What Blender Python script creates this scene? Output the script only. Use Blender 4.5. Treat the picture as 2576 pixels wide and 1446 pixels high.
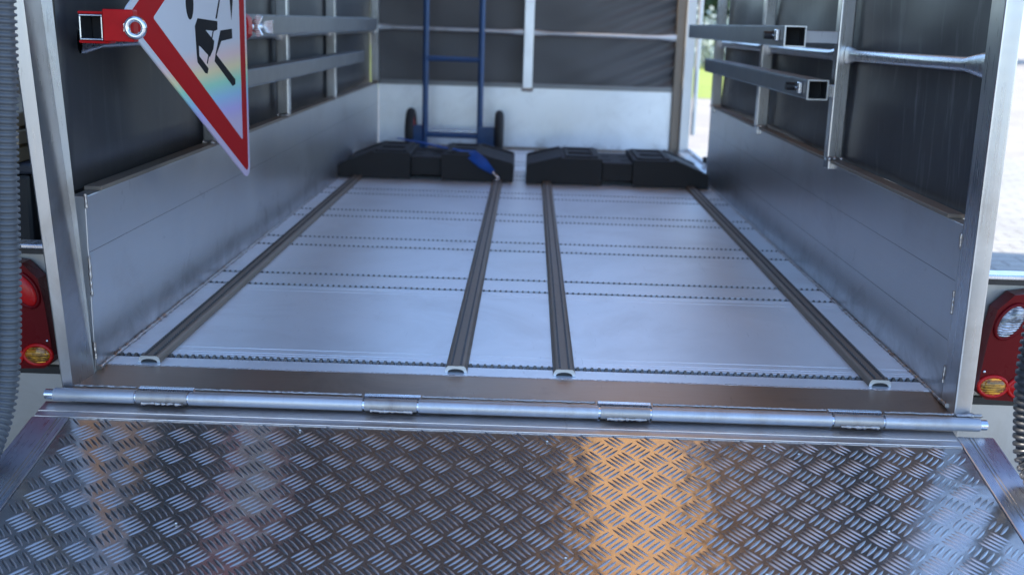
import bpy, math, random
from math import sin, cos, tan, pi, radians
from mathutils import Vector, Matrix

random.seed(7)
SC = bpy.context.scene
for o in list(bpy.data.objects):
    bpy.data.objects.remove(o)
COL = SC.collection

# ------------------------------------------------------------------ camera
PITCH, YAW, ROLL = .2372, -.0106, .0297
fw = Vector((sin(YAW) * cos(PITCH), cos(YAW) * cos(PITCH), -sin(PITCH)))
rt0 = Vector((cos(YAW), -sin(YAW), 0))
dn0 = fw.cross(rt0)
rt = cos(ROLL) * rt0 - sin(ROLL) * dn0
dn = cos(ROLL) * dn0 + sin(ROLL) * rt0
cd = bpy.data.cameras.new("camera")
cam = bpy.data.objects.new("camera", cd)
COL.objects.link(cam)
m = Matrix((rt, -dn, -fw)).transposed().to_4x4()
m.translation = Vector((.0068, -1.7092, .599))
cam.matrix_world = m
cd.sensor_width = 36
cd.lens = 2754.3 / 2576 * 36
cd.clip_start = .02
cd.clip_end = 2000
cd.dof.use_dof = True
cd.dof.focus_distance = 1.8
cd.dof.aperture_fstop = 4.6
SC.camera = cam

# ------------------------------------------------------------------ daylight
W = bpy.data.worlds.new("World")
SC.world = W
W.use_nodes = True
nt = W.node_tree
bg = nt.nodes["Background"]
sky = nt.nodes.new("ShaderNodeTexSky")
sky.sky_type = 'NISHITA'
sky.sun_disc = False
SUN_EL, SUN_AZ = 50, -82      # azimuth clockwise from +Y
sky.sun_elevation = radians(SUN_EL)
sky.sun_rotation = radians(SUN_AZ)
sky.air_density = 1.0
sky.dust_density = .3
sky.ozone_density = 4.0
nt.links.new(sky.outputs[0], bg.inputs[0])
bg.inputs[1].default_value = .15
sd = bpy.data.lights.new("sun", 'SUN')
sun = bpy.data.objects.new("sun", sd)
COL.objects.link(sun)
sd.energy = 2.3
sd.angle = radians(.5)
sd.color = (1, .95, .86)
sv = Vector((sin(radians(SUN_AZ)) * cos(radians(SUN_EL)), cos(radians(SUN_AZ)) * cos(radians(SUN_EL)), sin(radians(SUN_EL))))
sun.rotation_euler = sv.to_track_quat('Z', 'Y').to_euler()
sun.location = sv * 20
SC.view_settings.view_transform = 'Standard'
SC.view_settings.look = 'None'
SC.view_settings.gamma = 1
SC.view_settings.use_curve_mapping = False
SC.view_settings.exposure = 1.85
SC.render.engine = 'CYCLES'
SC.cycles.max_bounces = 10
SC.cycles.glossy_bounces = 6
SC.cycles.diffuse_bounces = 5
SC.cycles.use_denoising = True
SC.cycles.sample_clamp_indirect = 6

# ------------------------------------------------------------------ helpers
class MB:
    def __init__(s):
        s.v, s.f, s.sm = [], [], []

    def add(s, vs, fs, smooth=False):
        b = len(s.v)
        s.v += [tuple(v) for v in vs]
        s.f += [tuple(i + b for i in f) for f in fs]
        s.sm += [smooth] * len(fs)
        return s

    def box(s, x0, x1, y0, y1, z0, z1, M=None):
        vs = [Vector((x, y, z)) for x in (x0, x1) for y in (y0, y1) for z in (z0, z1)]
        if M: vs = [M @ v for v in vs]
        return s.add(vs, [(0, 1, 3, 2), (4, 6, 7, 5), (0, 4, 5, 1), (2, 3, 7, 6), (0, 2, 6, 4), (1, 5, 7, 3)])

    def hexa(s, lo, hi):
        # lo, hi: four points each, counter-clockwise seen from above
        return s.add(list(lo) + list(hi), [(3, 2, 1, 0), (4, 5, 6, 7), (0, 1, 5, 4), (1, 2, 6, 5), (2, 3, 7, 6), (3, 0, 4, 7)])

    def prism(s, poly, axis, a, b, smooth=False):
        # poly 2-D in the other two axes, extruded from a to b
        def P(p, c):
            return {'x': (c, p[0], p[1]), 'y': (p[0], c, p[1]), 'z': (p[0], p[1], c)}[axis]
        n = len(poly)
        vs = [P(p, a) for p in poly] + [P(p, b) for p in poly]
        base = len(s.v)
        s.add(vs, [(i, (i + 1) % n, (i + 1) % n + n, i + n) for i in range(n)], smooth)
        s.v += [tuple(v) for v in vs]
        k = base + 2 * n
        s.f += [tuple(k + i for i in reversed(range(n))), tuple(k + n + i for i in range(n))]
        s.sm += [False, False]
        return s

    def tube(s, path, r, n=12, caps=True, r2=None, smooth=True):
        # path of points, r scalar or list; r2 flattens the second axis
        path = [Vector(p) for p in path]
        N = len(path)
        rs = r if isinstance(r, (list, tuple)) else [r] * N
        vs = []
        up = None
        for i, p in enumerate(path):
            t = (path[min(i + 1, N - 1)] - path[max(i - 1, 0)]).normalized()
            if up is None:
                up = Vector((0, 0, 1)) if abs(t.z) < .9 else Vector((0, 1, 0))
            a = t.cross(up).normalized()
            b = a.cross(t).normalized()
            up = b
            for k in range(n):
                q = 2 * pi * k / n
                vs.append(p + a * cos(q) * rs[i] + b * sin(q) * (rs[i] if r2 is None else r2))
        fs = [(i * n + k, i * n + (k + 1) % n, (i + 1) * n + (k + 1) % n, (i + 1) * n + k) for i in range(N - 1) for k in range(n)]
        base = len(s.v)
        s.add(vs, fs, smooth)
        if caps:
            s.add(vs[:n], [tuple(reversed(range(n)))])
            s.add(vs[-n:], [tuple(range(n))])
        return s

    def ring_tube(s, path_a, path_b, ro, ri, n=16):
        # hollow straight tube with open ends
        a, b = Vector(path_a), Vector(path_b)
        t = (b - a).normalized()
        u = t.cross(Vector((0, 0, 1)) if abs(t.z) < .9 else Vector((0, 1, 0))).normalized()
        w = t.cross(u)
        vs = []
        for p, r in ((a, ro), (b, ro), (b, ri), (a, ri)):
            vs += [p + u * cos(2 * pi * k / n) * r + w * sin(2 * pi * k / n) * r for k in range(n)]
        for j in range(4):
            a_, b_ = vs[j * n:(j + 1) * n], vs[((j + 1) % 4) * n:((j + 1) % 4 + 1) * n]
            s.add(a_ + b_, [(k, (k + 1) % n, n + (k + 1) % n, n + k) for k in range(n)], n > 6 and j % 2 == 0)
        return s

    def sq_tube(s, x0, x1, y0, y1, z0, z1, t=.0025):
        # square hollow section running along Y
        s.box(x0, x1, y0, y1, z1 - t, z1)
        s.box(x0, x1, y0, y1, z0, z0 + t)
        s.box(x0, x0 + t, y0, y1, z0 + t, z1 - t)
        s.box(x1 - t, x1, y0, y1, z0 + t, z1 - t)
        return s

    def sphere(s, c, r, n=10, sc=(1, 1, 1)):
        c = Vector(c)
        vs = [c + Vector((0, 0, r * sc[2]))]
        for i in range(1, n // 2):
            th = pi * i / (n // 2)
            for k in range(n):
                q = 2 * pi * k / n
                vs.append(c + Vector((r * sin(th) * cos(q) * sc[0], r * sin(th) * sin(q) * sc[1], r * cos(th) * sc[2])))
        vs.append(c - Vector((0, 0, r * sc[2])))
        L = n // 2 - 1
        fs = [(0, 1 + k, 1 + (k + 1) % n) for k in range(n)]
        for i in range(L - 1):
            fs += [(1 + i * n + k, 1 + (i + 1) * n + k, 1 + (i + 1) * n + (k + 1) % n, 1 + i * n + (k + 1) % n) for k in range(n)]
        e = 1 + L * n
        fs += [(1 + (L - 1) * n + (k + 1) % n, 1 + (L - 1) * n + k, e) for k in range(n)]
        return s.add(vs, fs, True)

    def build(s, name, mat, parent=None, bevel=0, label=None, M=None):
        me = bpy.data.meshes.new(name)
        me.from_pydata(s.v, [], s.f)
        me.polygons.foreach_set("use_smooth", s.sm)
        if M: me.transform(M)
        me.update()
        o = bpy.data.objects.new(name, me)
        me.materials.append(mat)
        COL.objects.link(o)
        if parent: o.parent = parent
        if bevel:
            b = o.modifiers.new("edge", 'BEVEL')
            b.width = bevel
            b.segments = 2
            b.limit_method = 'ANGLE'
            b.angle_limit = radians(40)
            b.harden_normals = False
        if label: o["label"] = label
        return o


def empty(name, loc, label, cat, group=None):
    o = bpy.data.objects.new(name, None)
    COL.objects.link(o)
    o.location = loc
    o.empty_display_size = .1
    tag(o, label, cat, group)
    return o


def tag(o, label=None, cat=None, group=None, kind=None):
    if label: o["label"] = label
    if cat: o["category"] = cat
    if group: o["group"] = group
    if kind: o["kind"] = kind
    return o


def keep(o, parent):
    """parent while leaving the world position as built"""
    o.parent = parent
    o.location = Vector(o.location) - Vector(parent.location)
    return o


# ------------------------------------------------------------------ materials
def mat(name):
    M = bpy.data.materials.new(name)
    M.use_nodes = True
    return M, M.node_tree, M.node_tree.nodes["Principled BSDF"]


def N(nt, t, **kw):
    n = nt.nodes.new(t)
    for k, v in kw.items():
        if k.startswith("i_"):
            n.inputs[k[2:].replace("_", " ")].default_value = v
        else:
            setattr(n, k, v)
    return n


def ramp(nt, src, stops):
    r = nt.nodes.new("ShaderNodeValToRGB")
    el = r.color_ramp.elements
    while len(el) < len(stops): el.new(.5)
    for e, (p, c) in zip(el, stops):
        e.position = p
        e.color = (c, c, c, 1) if not isinstance(c, tuple) else (*c, 1)
    nt.links.new(src, r.inputs[0])
    return r.outputs[0]


def noise(nt, scale, detail=4, rough=.55, stretch=(1, 1, 1), coord="Object", dist=0):
    tc = nt.nodes.new("ShaderNodeTexCoord")
    mp = N(nt, "ShaderNodeMapping")
    mp.inputs["Scale"].default_value = stretch
    nt.links.new(tc.outputs[coord], mp.inputs[0])
    n = N(nt, "ShaderNodeTexNoise")
    n.inputs["Scale"].default_value = scale
    n.inputs["Detail"].default_value = detail
    n.inputs["Roughness"].default_value = rough
    n.inputs["Distortion"].default_value = dist
    nt.links.new(mp.outputs[0], n.inputs[0])
    return n.outputs[0]


def mixc(nt, fac, a, b, blend='MIX'):
    mx = N(nt, "ShaderNodeMix", data_type='RGBA', blend_type=blend)
    for sock, v in ((mx.inputs[0], fac), (mx.inputs[6], a), (mx.inputs[7], b)):
        if isinstance(v, (int, float)): sock.default_value = v
        elif isinstance(v, tuple): sock.default_value = (*v, 1)
        else: nt.links.new(v, sock)
    return mx.outputs[2]


def aluminium(name, base=(.62, .63, .65), rough=(.22, .42), grain=(1, 60, 60), gs=14, bump=.02, stain=.0, stain_col=(.28, .24, .2), metal=1.0,
              stain_scale=5, aniso=0, wave=0, wave_scale=6, grime=None):
    M, nt, b = mat(name)
    g = noise(nt, gs, 6, .6, grain)
    big = noise(nt, 2.3, 5, .6, dist=.4)
    col = mixc(nt, ramp(nt, big, [(.3, 0.0), (.7, 1.0)]), tuple(c * .86 for c in base), base)
    if stain:
        st = noise(nt, stain_scale, 8, .68, dist=.8)
        col = mixc(nt, ramp(nt, st, [(.5, 0.0), (.72, stain)]), col, stain_col)
    sc_ = noise(nt, 3, 2, .5, (55, 5, 5), dist=1.5)
    col = mixc(nt, ramp(nt, sc_, [(.70, 0.0), (.74, .35)]), col, tuple(c * .55 for c in base))
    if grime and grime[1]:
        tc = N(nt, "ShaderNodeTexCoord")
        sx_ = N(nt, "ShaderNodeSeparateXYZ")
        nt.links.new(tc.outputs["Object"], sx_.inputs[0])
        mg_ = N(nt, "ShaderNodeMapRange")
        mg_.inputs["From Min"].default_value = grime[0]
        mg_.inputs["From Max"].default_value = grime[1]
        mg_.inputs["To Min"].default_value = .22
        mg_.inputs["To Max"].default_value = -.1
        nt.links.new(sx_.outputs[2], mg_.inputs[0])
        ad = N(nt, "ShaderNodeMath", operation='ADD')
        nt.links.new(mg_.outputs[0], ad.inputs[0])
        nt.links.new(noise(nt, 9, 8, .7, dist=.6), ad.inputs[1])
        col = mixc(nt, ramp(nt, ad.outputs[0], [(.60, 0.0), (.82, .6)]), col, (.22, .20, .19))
    nt.links.new(col, b.inputs["Base Color"])
    b.inputs["Metallic"].default_value = metal
    mr = N(nt, "ShaderNodeMapRange")
    mr.inputs["To Min"].default_value = rough[0]
    mr.inputs["To Max"].default_value = rough[1]
    m2 = N(nt, "ShaderNodeMath", operation='ADD')
    nt.links.new(g, m2.inputs[0])
    nt.links.new(big, m2.inputs[1])
    m3 = N(nt, "ShaderNodeMath", operation='MULTIPLY')
    m3.inputs[1].default_value = .5
    nt.links.new(m2.outputs[0], m3.inputs[0])
    mr.inputs["From Min"].default_value = .3
    mr.inputs["From Max"].default_value = .7
    nt.links.new(m3.outputs[0], mr.inputs[0])
    nt.links.new(mr.outputs[0], b.inputs["Roughness"])
    bm = N(nt, "ShaderNodeBump")
    bm.inputs["Strength"].default_value = bump
    bm.inputs["Distance"].default_value = .002
    nt.links.new(g, bm.inputs["Height"])
    if wave:
        bw = N(nt, "ShaderNodeBump")
        bw.inputs["Strength"].default_value = wave
        bw.inputs["Distance"].default_value = .01
        nt.links.new(noise(nt, wave_scale, 2, .5), bw.inputs["Height"])
        nt.links.new(bw.outputs[0], bm.inputs["Normal"])
    nt.links.new(bm.outputs[0], b.inputs["Normal"])
    if aniso:
        b.inputs["Anisotropic"].default_value = aniso
    return M


def plain(name, col, rough=.5, metal=0.0, var=.12, scale=12, bump=.05, spec=.5, coat=0.0):
    M, nt, b = mat(name)
    n = noise(nt, scale, 5, .6)
    c = mixc(nt, ramp(nt, n, [(.3, 0.0), (.7, 1.0)]), tuple(x * (1 - var) for x in col), tuple(min(1, x * (1 + var)) for x in col))
    nt.links.new(c, b.inputs["Base Color"])
    nt.links.new(ramp(nt, n, [(.2, max(0, rough - .08)), (.8, min(1, rough + .08))]), b.inputs["Roughness"])
    b.inputs["Metallic"].default_value = metal
    b.inputs["Specular IOR Level"].default_value = spec
    b.inputs["Coat Weight"].default_value = coat
    bm = N(nt, "ShaderNodeBump")
    bm.inputs["Strength"].default_value = bump
    bm.inputs["Distance"].default_value = .003
    nt.links.new(noise(nt, scale * 6, 4, .6), bm.inputs["Height"])
    nt.links.new(bm.outputs[0], b.inputs["Normal"])
    return M


M_floor = aluminium("floor_aluminium", (.86, .89, .94), (.34, .46), (1.5, 60, 1), 5, .03, stain=.5, stain_col=(.58, .58, .60), stain_scale=3, metal=.5, grime=(0, .0))
M_gap = plain("dark_gap", (.03, .03, .032), .7)
M_tooth = aluminium("ridge_aluminium", (.11, .10, .095), (.35, .5), (1, 1, 1), 40, .05)
M_rail = aluminium("floor_rail_aluminium", (.25, .205, .165), (.5, .62), (60, 2, 60), 8, .05, stain=.3, metal=.6)
M_cut = aluminium("cut_edge_aluminium", (.8, .82, .84), (.3, .4))
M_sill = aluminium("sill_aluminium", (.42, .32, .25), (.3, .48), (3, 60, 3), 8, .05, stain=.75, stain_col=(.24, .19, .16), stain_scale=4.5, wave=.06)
M_knuck = aluminium("knuckle_aluminium", (.50, .46, .43), (.42, .58), (80, 1, 1), 6, .05, stain=.7, stain_col=(.25, .2, .17), stain_scale=14, metal=.85)
M_hinge = aluminium("hinge_aluminium", (.58, .58, .60), (.40, .55), (80, 1, 1), 6, .04, stain=.7, stain_col=(.36, .31, .28), stain_scale=9, metal=.85)
M_bar = aluminium("ramp_frame_aluminium", (.66, .64, .65), (.22, .42), (2, 60, 2), 8, .04, stain=.7, stain_col=(.38, .34, .36), stain_scale=4)
M_side = aluminium("side_frame_aluminium", (.72, .74, .79), (.16, .42), (60, 2, 2), 8, .04, stain=.6, stain_col=(.30, .28, .36), stain_scale=5)
M_tread = aluminium("tread_plate_aluminium", (.62, .55, .49), (.10, .21), (30, 30, 1), 5, .02, stain=.6, stain_col=(.40, .32, .26), metal=.9, stain_scale=5, wave=.14, wave_scale=22)
M_treadbar = aluminium("tread_bar_aluminium", (.52, .50, .49), (.24, .38), (30, 30, 1), 5, .02)
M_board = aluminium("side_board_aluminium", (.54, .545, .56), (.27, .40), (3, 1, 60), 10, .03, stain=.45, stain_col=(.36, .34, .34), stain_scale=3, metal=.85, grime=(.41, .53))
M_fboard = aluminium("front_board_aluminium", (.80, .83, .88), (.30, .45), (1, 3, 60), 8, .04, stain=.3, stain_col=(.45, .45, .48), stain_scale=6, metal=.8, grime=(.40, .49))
M_cream = aluminium("matt_post_aluminium", (.80, .79, .77), (.4, .55), (60, 60, 1), 8, .02, metal=.3)
M_post = aluminium("post_aluminium", (.60, .61, .63), (.22, .40), (40, 40, 1), 6, .012, stain=.55, stain_col=(.36, .34, .32))
M_rack = aluminium("rack_aluminium", (.25, .253, .262), (.42, .55), (1, 1, 1), 20, .02, stain=.2)
M_weld = aluminium("weld_aluminium", (.48, .44, .42), (.32, .5), (1, 1, 1), 90, .5, stain=.5, stain_col=(.25, .18, .14), stain_scale=30)
M_steel = aluminium("zinc_steel", (.72, .74, .78), (.18, .3))
M_inside = plain("tube_inside", (.012, .012, .014), .8)
M_rubber = plain("black_rubber", (.022, .021, .022), .72, bump=.25, scale=25)
M_red = plain("red_plastic", (.46, .010, .012), .45, scale=30, spec=.15)
M_blue = plain("blue_paint", (.022, .07, .19), .38, scale=20)
M_strap = plain("blue_webbing", (.012, .09, .42), .6, scale=60, bump=.3)
M_black = plain("black_plastic", (.018, .018, .02), .45)
M_hose = plain("grey_conduit", (.085, .09, .10), .42, scale=20)
M_hose2 = plain("black_conduit", (.035, .036, .04), .42, scale=20)
M_lampred = plain("red_lens", (.13, .002, .005), .3, spec=.15, var=.05, bump=.0)
M_redlens = plain("bright_red_lens", (.5, .008, .008), .25, spec=.3, bump=0)
M_greyplate = aluminium("mounting_aluminium", (.5, .5, .5), (.4, .55), (1, 1, 1), 10, .04, stain=.4)
M_woodstack = plain("pale_timber", (.50, .38, .24), .7, var=.3, scale=5)
M_darkpaint = plain("dark_blue_paint", (.025, .03, .045), .4, scale=3)


def tarp_material(name, col, streak=0.0, trans=0.0, tcol=None):
    M, nt, b = mat(name)
    n = noise(nt, 1.6, 4, .55)
    c = mixc(nt, ramp(nt, n, [(.3, 0.0), (.7, 1.0)]), tuple(x * .85 for x in col), tuple(x * 1.15 for x in col))
    if streak:
        s = noise(nt, 9, 5, .7, (1, 3.2, .35))
        c = mixc(nt, ramp(nt, s, [(.56, 0.0), (.74, streak)]), c, (.24, .24, .25))
    nt.links.new(c, b.inputs["Base Color"])
    b.inputs["Roughness"].default_value = .46
    b.inputs["Specular IOR Level"].default_value = .45
    bm = N(nt, "ShaderNodeBump")
    bm.inputs["Strength"].default_value = .25
    bm.inputs["Distance"].default_value = .01
    nt.links.new(noise(nt, 5, 3, .5), bm.inputs["Height"])
    b2 = N(nt, "ShaderNodeBump")
    b2.inputs["Strength"].default_value = .08
    b2.inputs["Distance"].default_value = .001
    nt.links.new(noise(nt, 700, 2, .5), b2.inputs["Height"])
    nt.links.new(bm.outputs[0], b2.inputs["Normal"])
    nt.links.new(b2.outputs[0], b.inputs["Normal"])
    if trans:
        out = nt.nodes["Material Output"]
        tr = N(nt, "ShaderNodeBsdfTranslucent")
        tr.inputs[0].default_value = (*tcol, 1)
        ms = N(nt, "ShaderNodeMixShader")
        ms.inputs[0].default_value = trans
        nt.links.new(b.outputs[0], ms.inputs[1])
        nt.links.new(tr.outputs[0], ms.inputs[2])
        nt.links.new(ms.outputs[0], out.inputs[0])
    return M


M_tarpR = tarp_material("slate_tarpaulin", (.028, .028, .033), .35)
M_tarpL = tarp_material("grey_tarpaulin", (.042, .043, .048), .15)
M_tarpB = tarp_material("front_tarpaulin", (.10, .097, .10))
M_roof = tarp_material("brown_roof_tarpaulin", (.11, .078, .058), 0, .15, (.10, .06, .035))
M_roofsunlit = tarp_material("amber_sunlit_roof", (.5, .28, .12), 0, .9, (.56, .31, .12))  # amber stands in for sun on part of the roof
M_redreflect = tarp_material("red_reflection_sheet", (.12, .03, .025), 0, .3, (.16, .05, .04))  # for the added band that the ramp reflects

# ------------------------------------------------------------------ ground
GZ = -.40


def sheet(name, x0, x1, y0, y1, z, m, **kw):
    o = MB().add([(x0, y0, z), (x1, y0, z), (x1, y1, z), (x0, y1, z)], [(0, 1, 2, 3)]).build(name, m)
    tag(o, kind="structure")
    return o


def ground_mat(name, c1, c2, scale, bump=.4, slab=0):
    M, nt, b = mat(name)
    n = noise(nt, scale, 6, .65)
    n2 = noise(nt, scale * .03, 3, .5)
    c = mixc(nt, ramp(nt, n, [(.35, 0.0), (.65, 1.0)]), c1, c2)
    c = mixc(nt, ramp(nt, n2, [(.35, 0.0), (.65, .35)]), c, tuple(x * .75 for x in c1))
    if slab:
        tc = N(nt, "ShaderNodeTexCoord")
        br = N(nt, "ShaderNodeTexBrick")
        br.inputs["Scale"].default_value = slab
        br.inputs["Mortar Size"].default_value = .012
        br.inputs["Color1"].default_value = (1, 1, 1, 1)
        br.inputs["Color2"].default_value = (.88, .88, .88, 1)
        br.inputs["Mortar"].default_value = (.45, .43, .4, 1)
        nt.links.new(tc.outputs["Object"], br.inputs[0])
        c = mixc(nt, 1.0, c, br.outputs[0], 'MULTIPLY')
    nt.links.new(c, b.inputs["Base Color"])
    b.inputs["Roughness"].default_value = .85
    bm = N(nt, "ShaderNodeBump")
    bm.inputs["Strength"].default_value = bump
    bm.inputs["Distance"].default_value = .01
    nt.links.new(n, bm.inputs["Height"])
    nt.links.new(bm.outputs[0], b.inputs["Normal"])
    return M


M_pav = ground_mat("concrete_paving", (.36, .33, .29), (.46, .43, .38), 40, slab=2.4)
M_gravel = ground_mat("gravel", (.28, .24, .20), (.50, .44, .38), 60, .9)
M_lawn = ground_mat("lawn", (.24, .29, .04), (.34, .38, .07), 30, .8)
sheet("ground", -900, 900, -900, 900, GZ, M_gravel)
sheet("paving", -14, 14, -16, 7.6, GZ + .004, M_pav)
sheet("lawn", -30, 6.4, 14.5, 42, GZ + .006, M_lawn)

# ------------------------------------------------------------------ the box trailer
T = empty("box_trailer", (0, 0, GZ), "aluminium box trailer with grey tarpaulin sides and its tread plate ramp folded down", "trailer")
OFF = Matrix.Translation((0, 0, -GZ))


def part(mb, name, m, parent=None, bevel=0, label=None):
    """mesh given in world coordinates, stored under the trailer (or one of its parts)"""
    o = mb.build(name, m, parent or T, bevel, label, OFF)
    return o


# floor planks with serrated joint ridges
Y_A, Y_0, PP, GG = .163, .7285, .4563, .1154
YB = 3.62
seams = [Y_A]
for k in range(7):
    seams += [Y_0 + k * PP, Y_0 + k * PP + GG]
seams = [s_ for s_ in seams if s_ < YB - .02]
mb = MB()
edges = [.105] + seams + [YB]
for i in range(len(edges) - 1):
    a = edges[i] + ((.0095 if i == 1 else .008) if i else 0)
    b_ = edges[i + 1] - ((.0095 if i == 0 else .008) if i < len(edges) - 2 else 0)
    mb.box(-.72, .785, a, b_, -.006, 0)
    if i == 1:
        for q in (.012, .024, .05):      # fine extrusion lines next to the joints
            mb.box(-.72, .718, a + q, a + q + .0022, -.001, .0006)
            mb.box(-.72, .718, b_ - q - .0022, b_ - q, -.001, .0006)
floor = part(mb, "floor", M_floor, bevel=.0012)
part(MB().box(-.725, .785, .10, 3.64, -.03, -.0062), "floor_underlay", M_gap, floor)
mb = MB()
for s_ in seams:
    x = -.715
    while x < .712:
        w, d, z = (.0048, .0058, .0032) if s_ == Y_A else (.0042, .0046, .0020)
        mb.add([(x, s_ - d, -.006), (x + 2 * w, s_ - d, -.006), (x + 2 * w, s_ + d, -.006), (x, s_ + d, -.006),
                (x + .6 * w, s_ - .5 * d, z), (x + 1.4 * w, s_ - .5 * d, z), (x + 1.4 * w, s_ + .5 * d, z), (x + .6 * w, s_ + .5 * d, z)],
               [(4, 5, 6, 7), (0, 1, 5, 4), (1, 2, 6, 5), (2, 3, 7, 6), (3, 0, 4, 7)])
        x += .0128
part(mb, "joint_ridge", M_tooth, floor)

# four raised floor rails
for X in (-.6455, -.1065, .0835, .634):
    hw, h = .0195, .0125
    prof = [(X + hw * cos(a), h * sin(a) ** .8 if sin(a) > 0 else 0) for a in [pi * i / 12 for i in range(13)]]
    mb = MB()
    outer = [(X + hw * cos(pi * i / 12), .0006 + h * min(1, 1.45 * max(0, sin(pi * i / 12)) ** .9)) for i in range(13)]
    inner = [(X + (hw - .0050) * cos(pi * i / 12), .0004 + (h - .005) * max(0, sin(pi * i / 12)) ** .75) for i in range(13)]
    Y0, Y1 = .118, 3.55
    vs = [(p[0], y, p[1]) for y in (Y0, Y1) for p in outer]
    mb.add(vs, [(i, i + 1, i + 14, i + 13) for i in range(12)], True)
    r = part(mb, "floor_rail", M_rail)
    mb = MB()
    for row in (-.008, .008):
        band = MB().box(X + row - .0016, X + row + .0016, .122, 2.47, .0006 + h, .0010 + h)
        part(band, "tooth_row", M_tooth, r)
    for row in (-.008, .008):
        y = .128
        zt = .0006 + h
        while y < 2.46:
            mb.add([(X + row - .0028, y - .0036, zt - .002), (X + row + .0028, y - .0036, zt - .002), (X + row + .0028, y + .0036, zt - .002), (X + row - .0028, y + .0036, zt - .002),
                    (X + row, y, zt + .0048)], [(0, 1, 4), (1, 2, 4), (2, 3, 4), (3, 0, 4)])
            y += .0105
    part(mb, "rail_teeth", M_tooth, r)
    mb = MB()
    vs = [(p[0], Y0 - .0008, p[1]) for p in outer] + [(p[0], Y0 - .0008, p[1]) for p in inner]
    mb.add(vs, [(i, i + 13, i + 14, i + 1) for i in range(12)])
    part(mb, "rail_end", M_cut, r)
    mb = MB()
    vs = [(p[0], Y0 + .004, p[1]) for p in inner]
    mb.add(vs, [tuple(range(13))])
    part(mb, "rail_hollow", M_gap, r)


def bead(mb, a, b, r, step=None, jit=.35):
    a, b = Vector(a), Vector(b)
    L = (b - a).length
    step = step or r * .75
    n = max(3, int(L / step))
    path, rs = [], []
    for i in range(n + 1):
        path.append(a + (b - a) * i / n + Vector((random.uniform(-1, 1), random.uniform(-1, 1), random.uniform(-1, 1))) * r * .22)
        rs.append(r * (1 + random.uniform(-jit, jit)))
    mb.tube(path, rs, 7)
    return mb


# sill in front of the floor
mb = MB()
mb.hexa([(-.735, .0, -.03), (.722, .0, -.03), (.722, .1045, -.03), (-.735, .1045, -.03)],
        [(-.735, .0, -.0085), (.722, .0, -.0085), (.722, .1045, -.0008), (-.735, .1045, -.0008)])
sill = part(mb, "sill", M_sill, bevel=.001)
part(bead(MB(), (-.72, .105, -.0015), (.705, .105, -.0015), .0017), "weld_bead", M_weld, sill)
# hinge: tube on the trailer, interrupted by the ramp's knuckles
HY, HZ, HR = -.023, -.0125, .0109
mb = MB()
segs = [(-.753, -.621), (-.532, -.249), (-.157, .135), (.222, .513), (.599, .752)]
kn = [(-.618, -.535), (-.245, -.160), (.139, .219), (.517, .596)]
for a, b_ in segs:
    mb.ring_tube((a, HY, HZ), (b_, HY, HZ), HR, HR - .0028, 28)
ht = part(mb, "hinge_tube", M_hinge)
mb = MB()
mb.tube([(-.768, HY, HZ), (.764, HY, HZ)], .0084, 20)
part(mb, "hinge_pin", M_steel, ht)
for a, b_ in segs:
    a2, b2 = max(a, -.733), min(b_, .72)
    mb = MB()
    bead(mb, (a2 + .004, -.004, -.003), (b2 - .004, -.004, -.003), .0022, .0030, .3)
    part(mb, "weld_bead", M_weld, ht)
for a, b_ in kn:
    mb = MB()
    mb.box(a - .004, b_ + .004, -.0055, .004, -.012, -.0025)
    part(mb, "edge_strip", M_side, ht, bevel=.001)

# side boards
def board(x_in, x_out, y0, y1, name, lines, label=None):
    mb = MB()
    z0, z1 = -.03, .300
    mb.box(x_in, x_out, y0, y1, z0, z1)
    o = part(mb, name, M_board, bevel=.0015, label=label)
    mb = MB()
    s = 1 if x_out > x_in else -1
    for z in lines:
        mb.box(min(x_in - s * .0005, x_in + s * .002), max(x_in - s * .0005, x_in + s * .002), y0 + .004, y1 - .004, z, z + .0005)
    part(mb, "board_joint", M_tooth, o)
    mb = MB()
    mb.box(min(x_in - s * .004, x_out), max(x_in - s * .004, x_out), y0 + .06, y1, .3005, .308)
    part(mb, "top_trim", M_rail, o, bevel=.001)
    return o


bl = board(-.7205, -.7465, .07, 3.62, "side_board", (.205,))
br = board(.7205, .7455, .062, 2.655, "side_board", (.103, .205))
mb = MB()
bead(mb, (-.7185, .08, .001), (-.7185, 2.9, .001), .0042, .007, .45)
part(mb, "weld_bead", M_weld, bl)
mb = MB()
bead(mb, (.7185, .03, .0), (.7185, 2.9, .001), .0034, .0045, .45)
part(mb, "weld_bead", M_weld, br)
# dirt line in the corner and the dark gap between tarp and board
mb = MB().box(-.72, .69, 3.622, 3.645, -.03, .298)
fb = part(mb, "front_board", M_fboard, bevel=.0015)
mb = MB()
mb.box(-.72, .69, 3.6185, 3.623, .0, .012)
part(mb, "base_trim", M_rail, fb)
mb = MB()
random.seed(11)
for x, z, r_ in [(-.05, .035, .02), (.02, .05, .017), (.06, .042, .024), (.13, .04, .018), (.16, .05, .02), (.3, .03, .02), (.36, .035, .022), (-.3, .05, .014)]:
    pass

# rear corner posts (the left one leans out a little towards the top)
def post_sheared(name, lo, hi, z0, z1, m=M_post, label=None, up=2.0):
    """lo/hi: outline corners at z0 and at z1 (extended on to 'up')"""
    k = (up - z0) / (z1 - z0)
    top = [(a[0] + (b[0] - a[0]) * k, a[1] + (b[1] - a[1]) * k, up) for a, b in zip(lo, hi)]
    return part(MB().hexa([(a[0], a[1], z0) for a in lo], top), name, m, bevel=.003, label=label)


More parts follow.
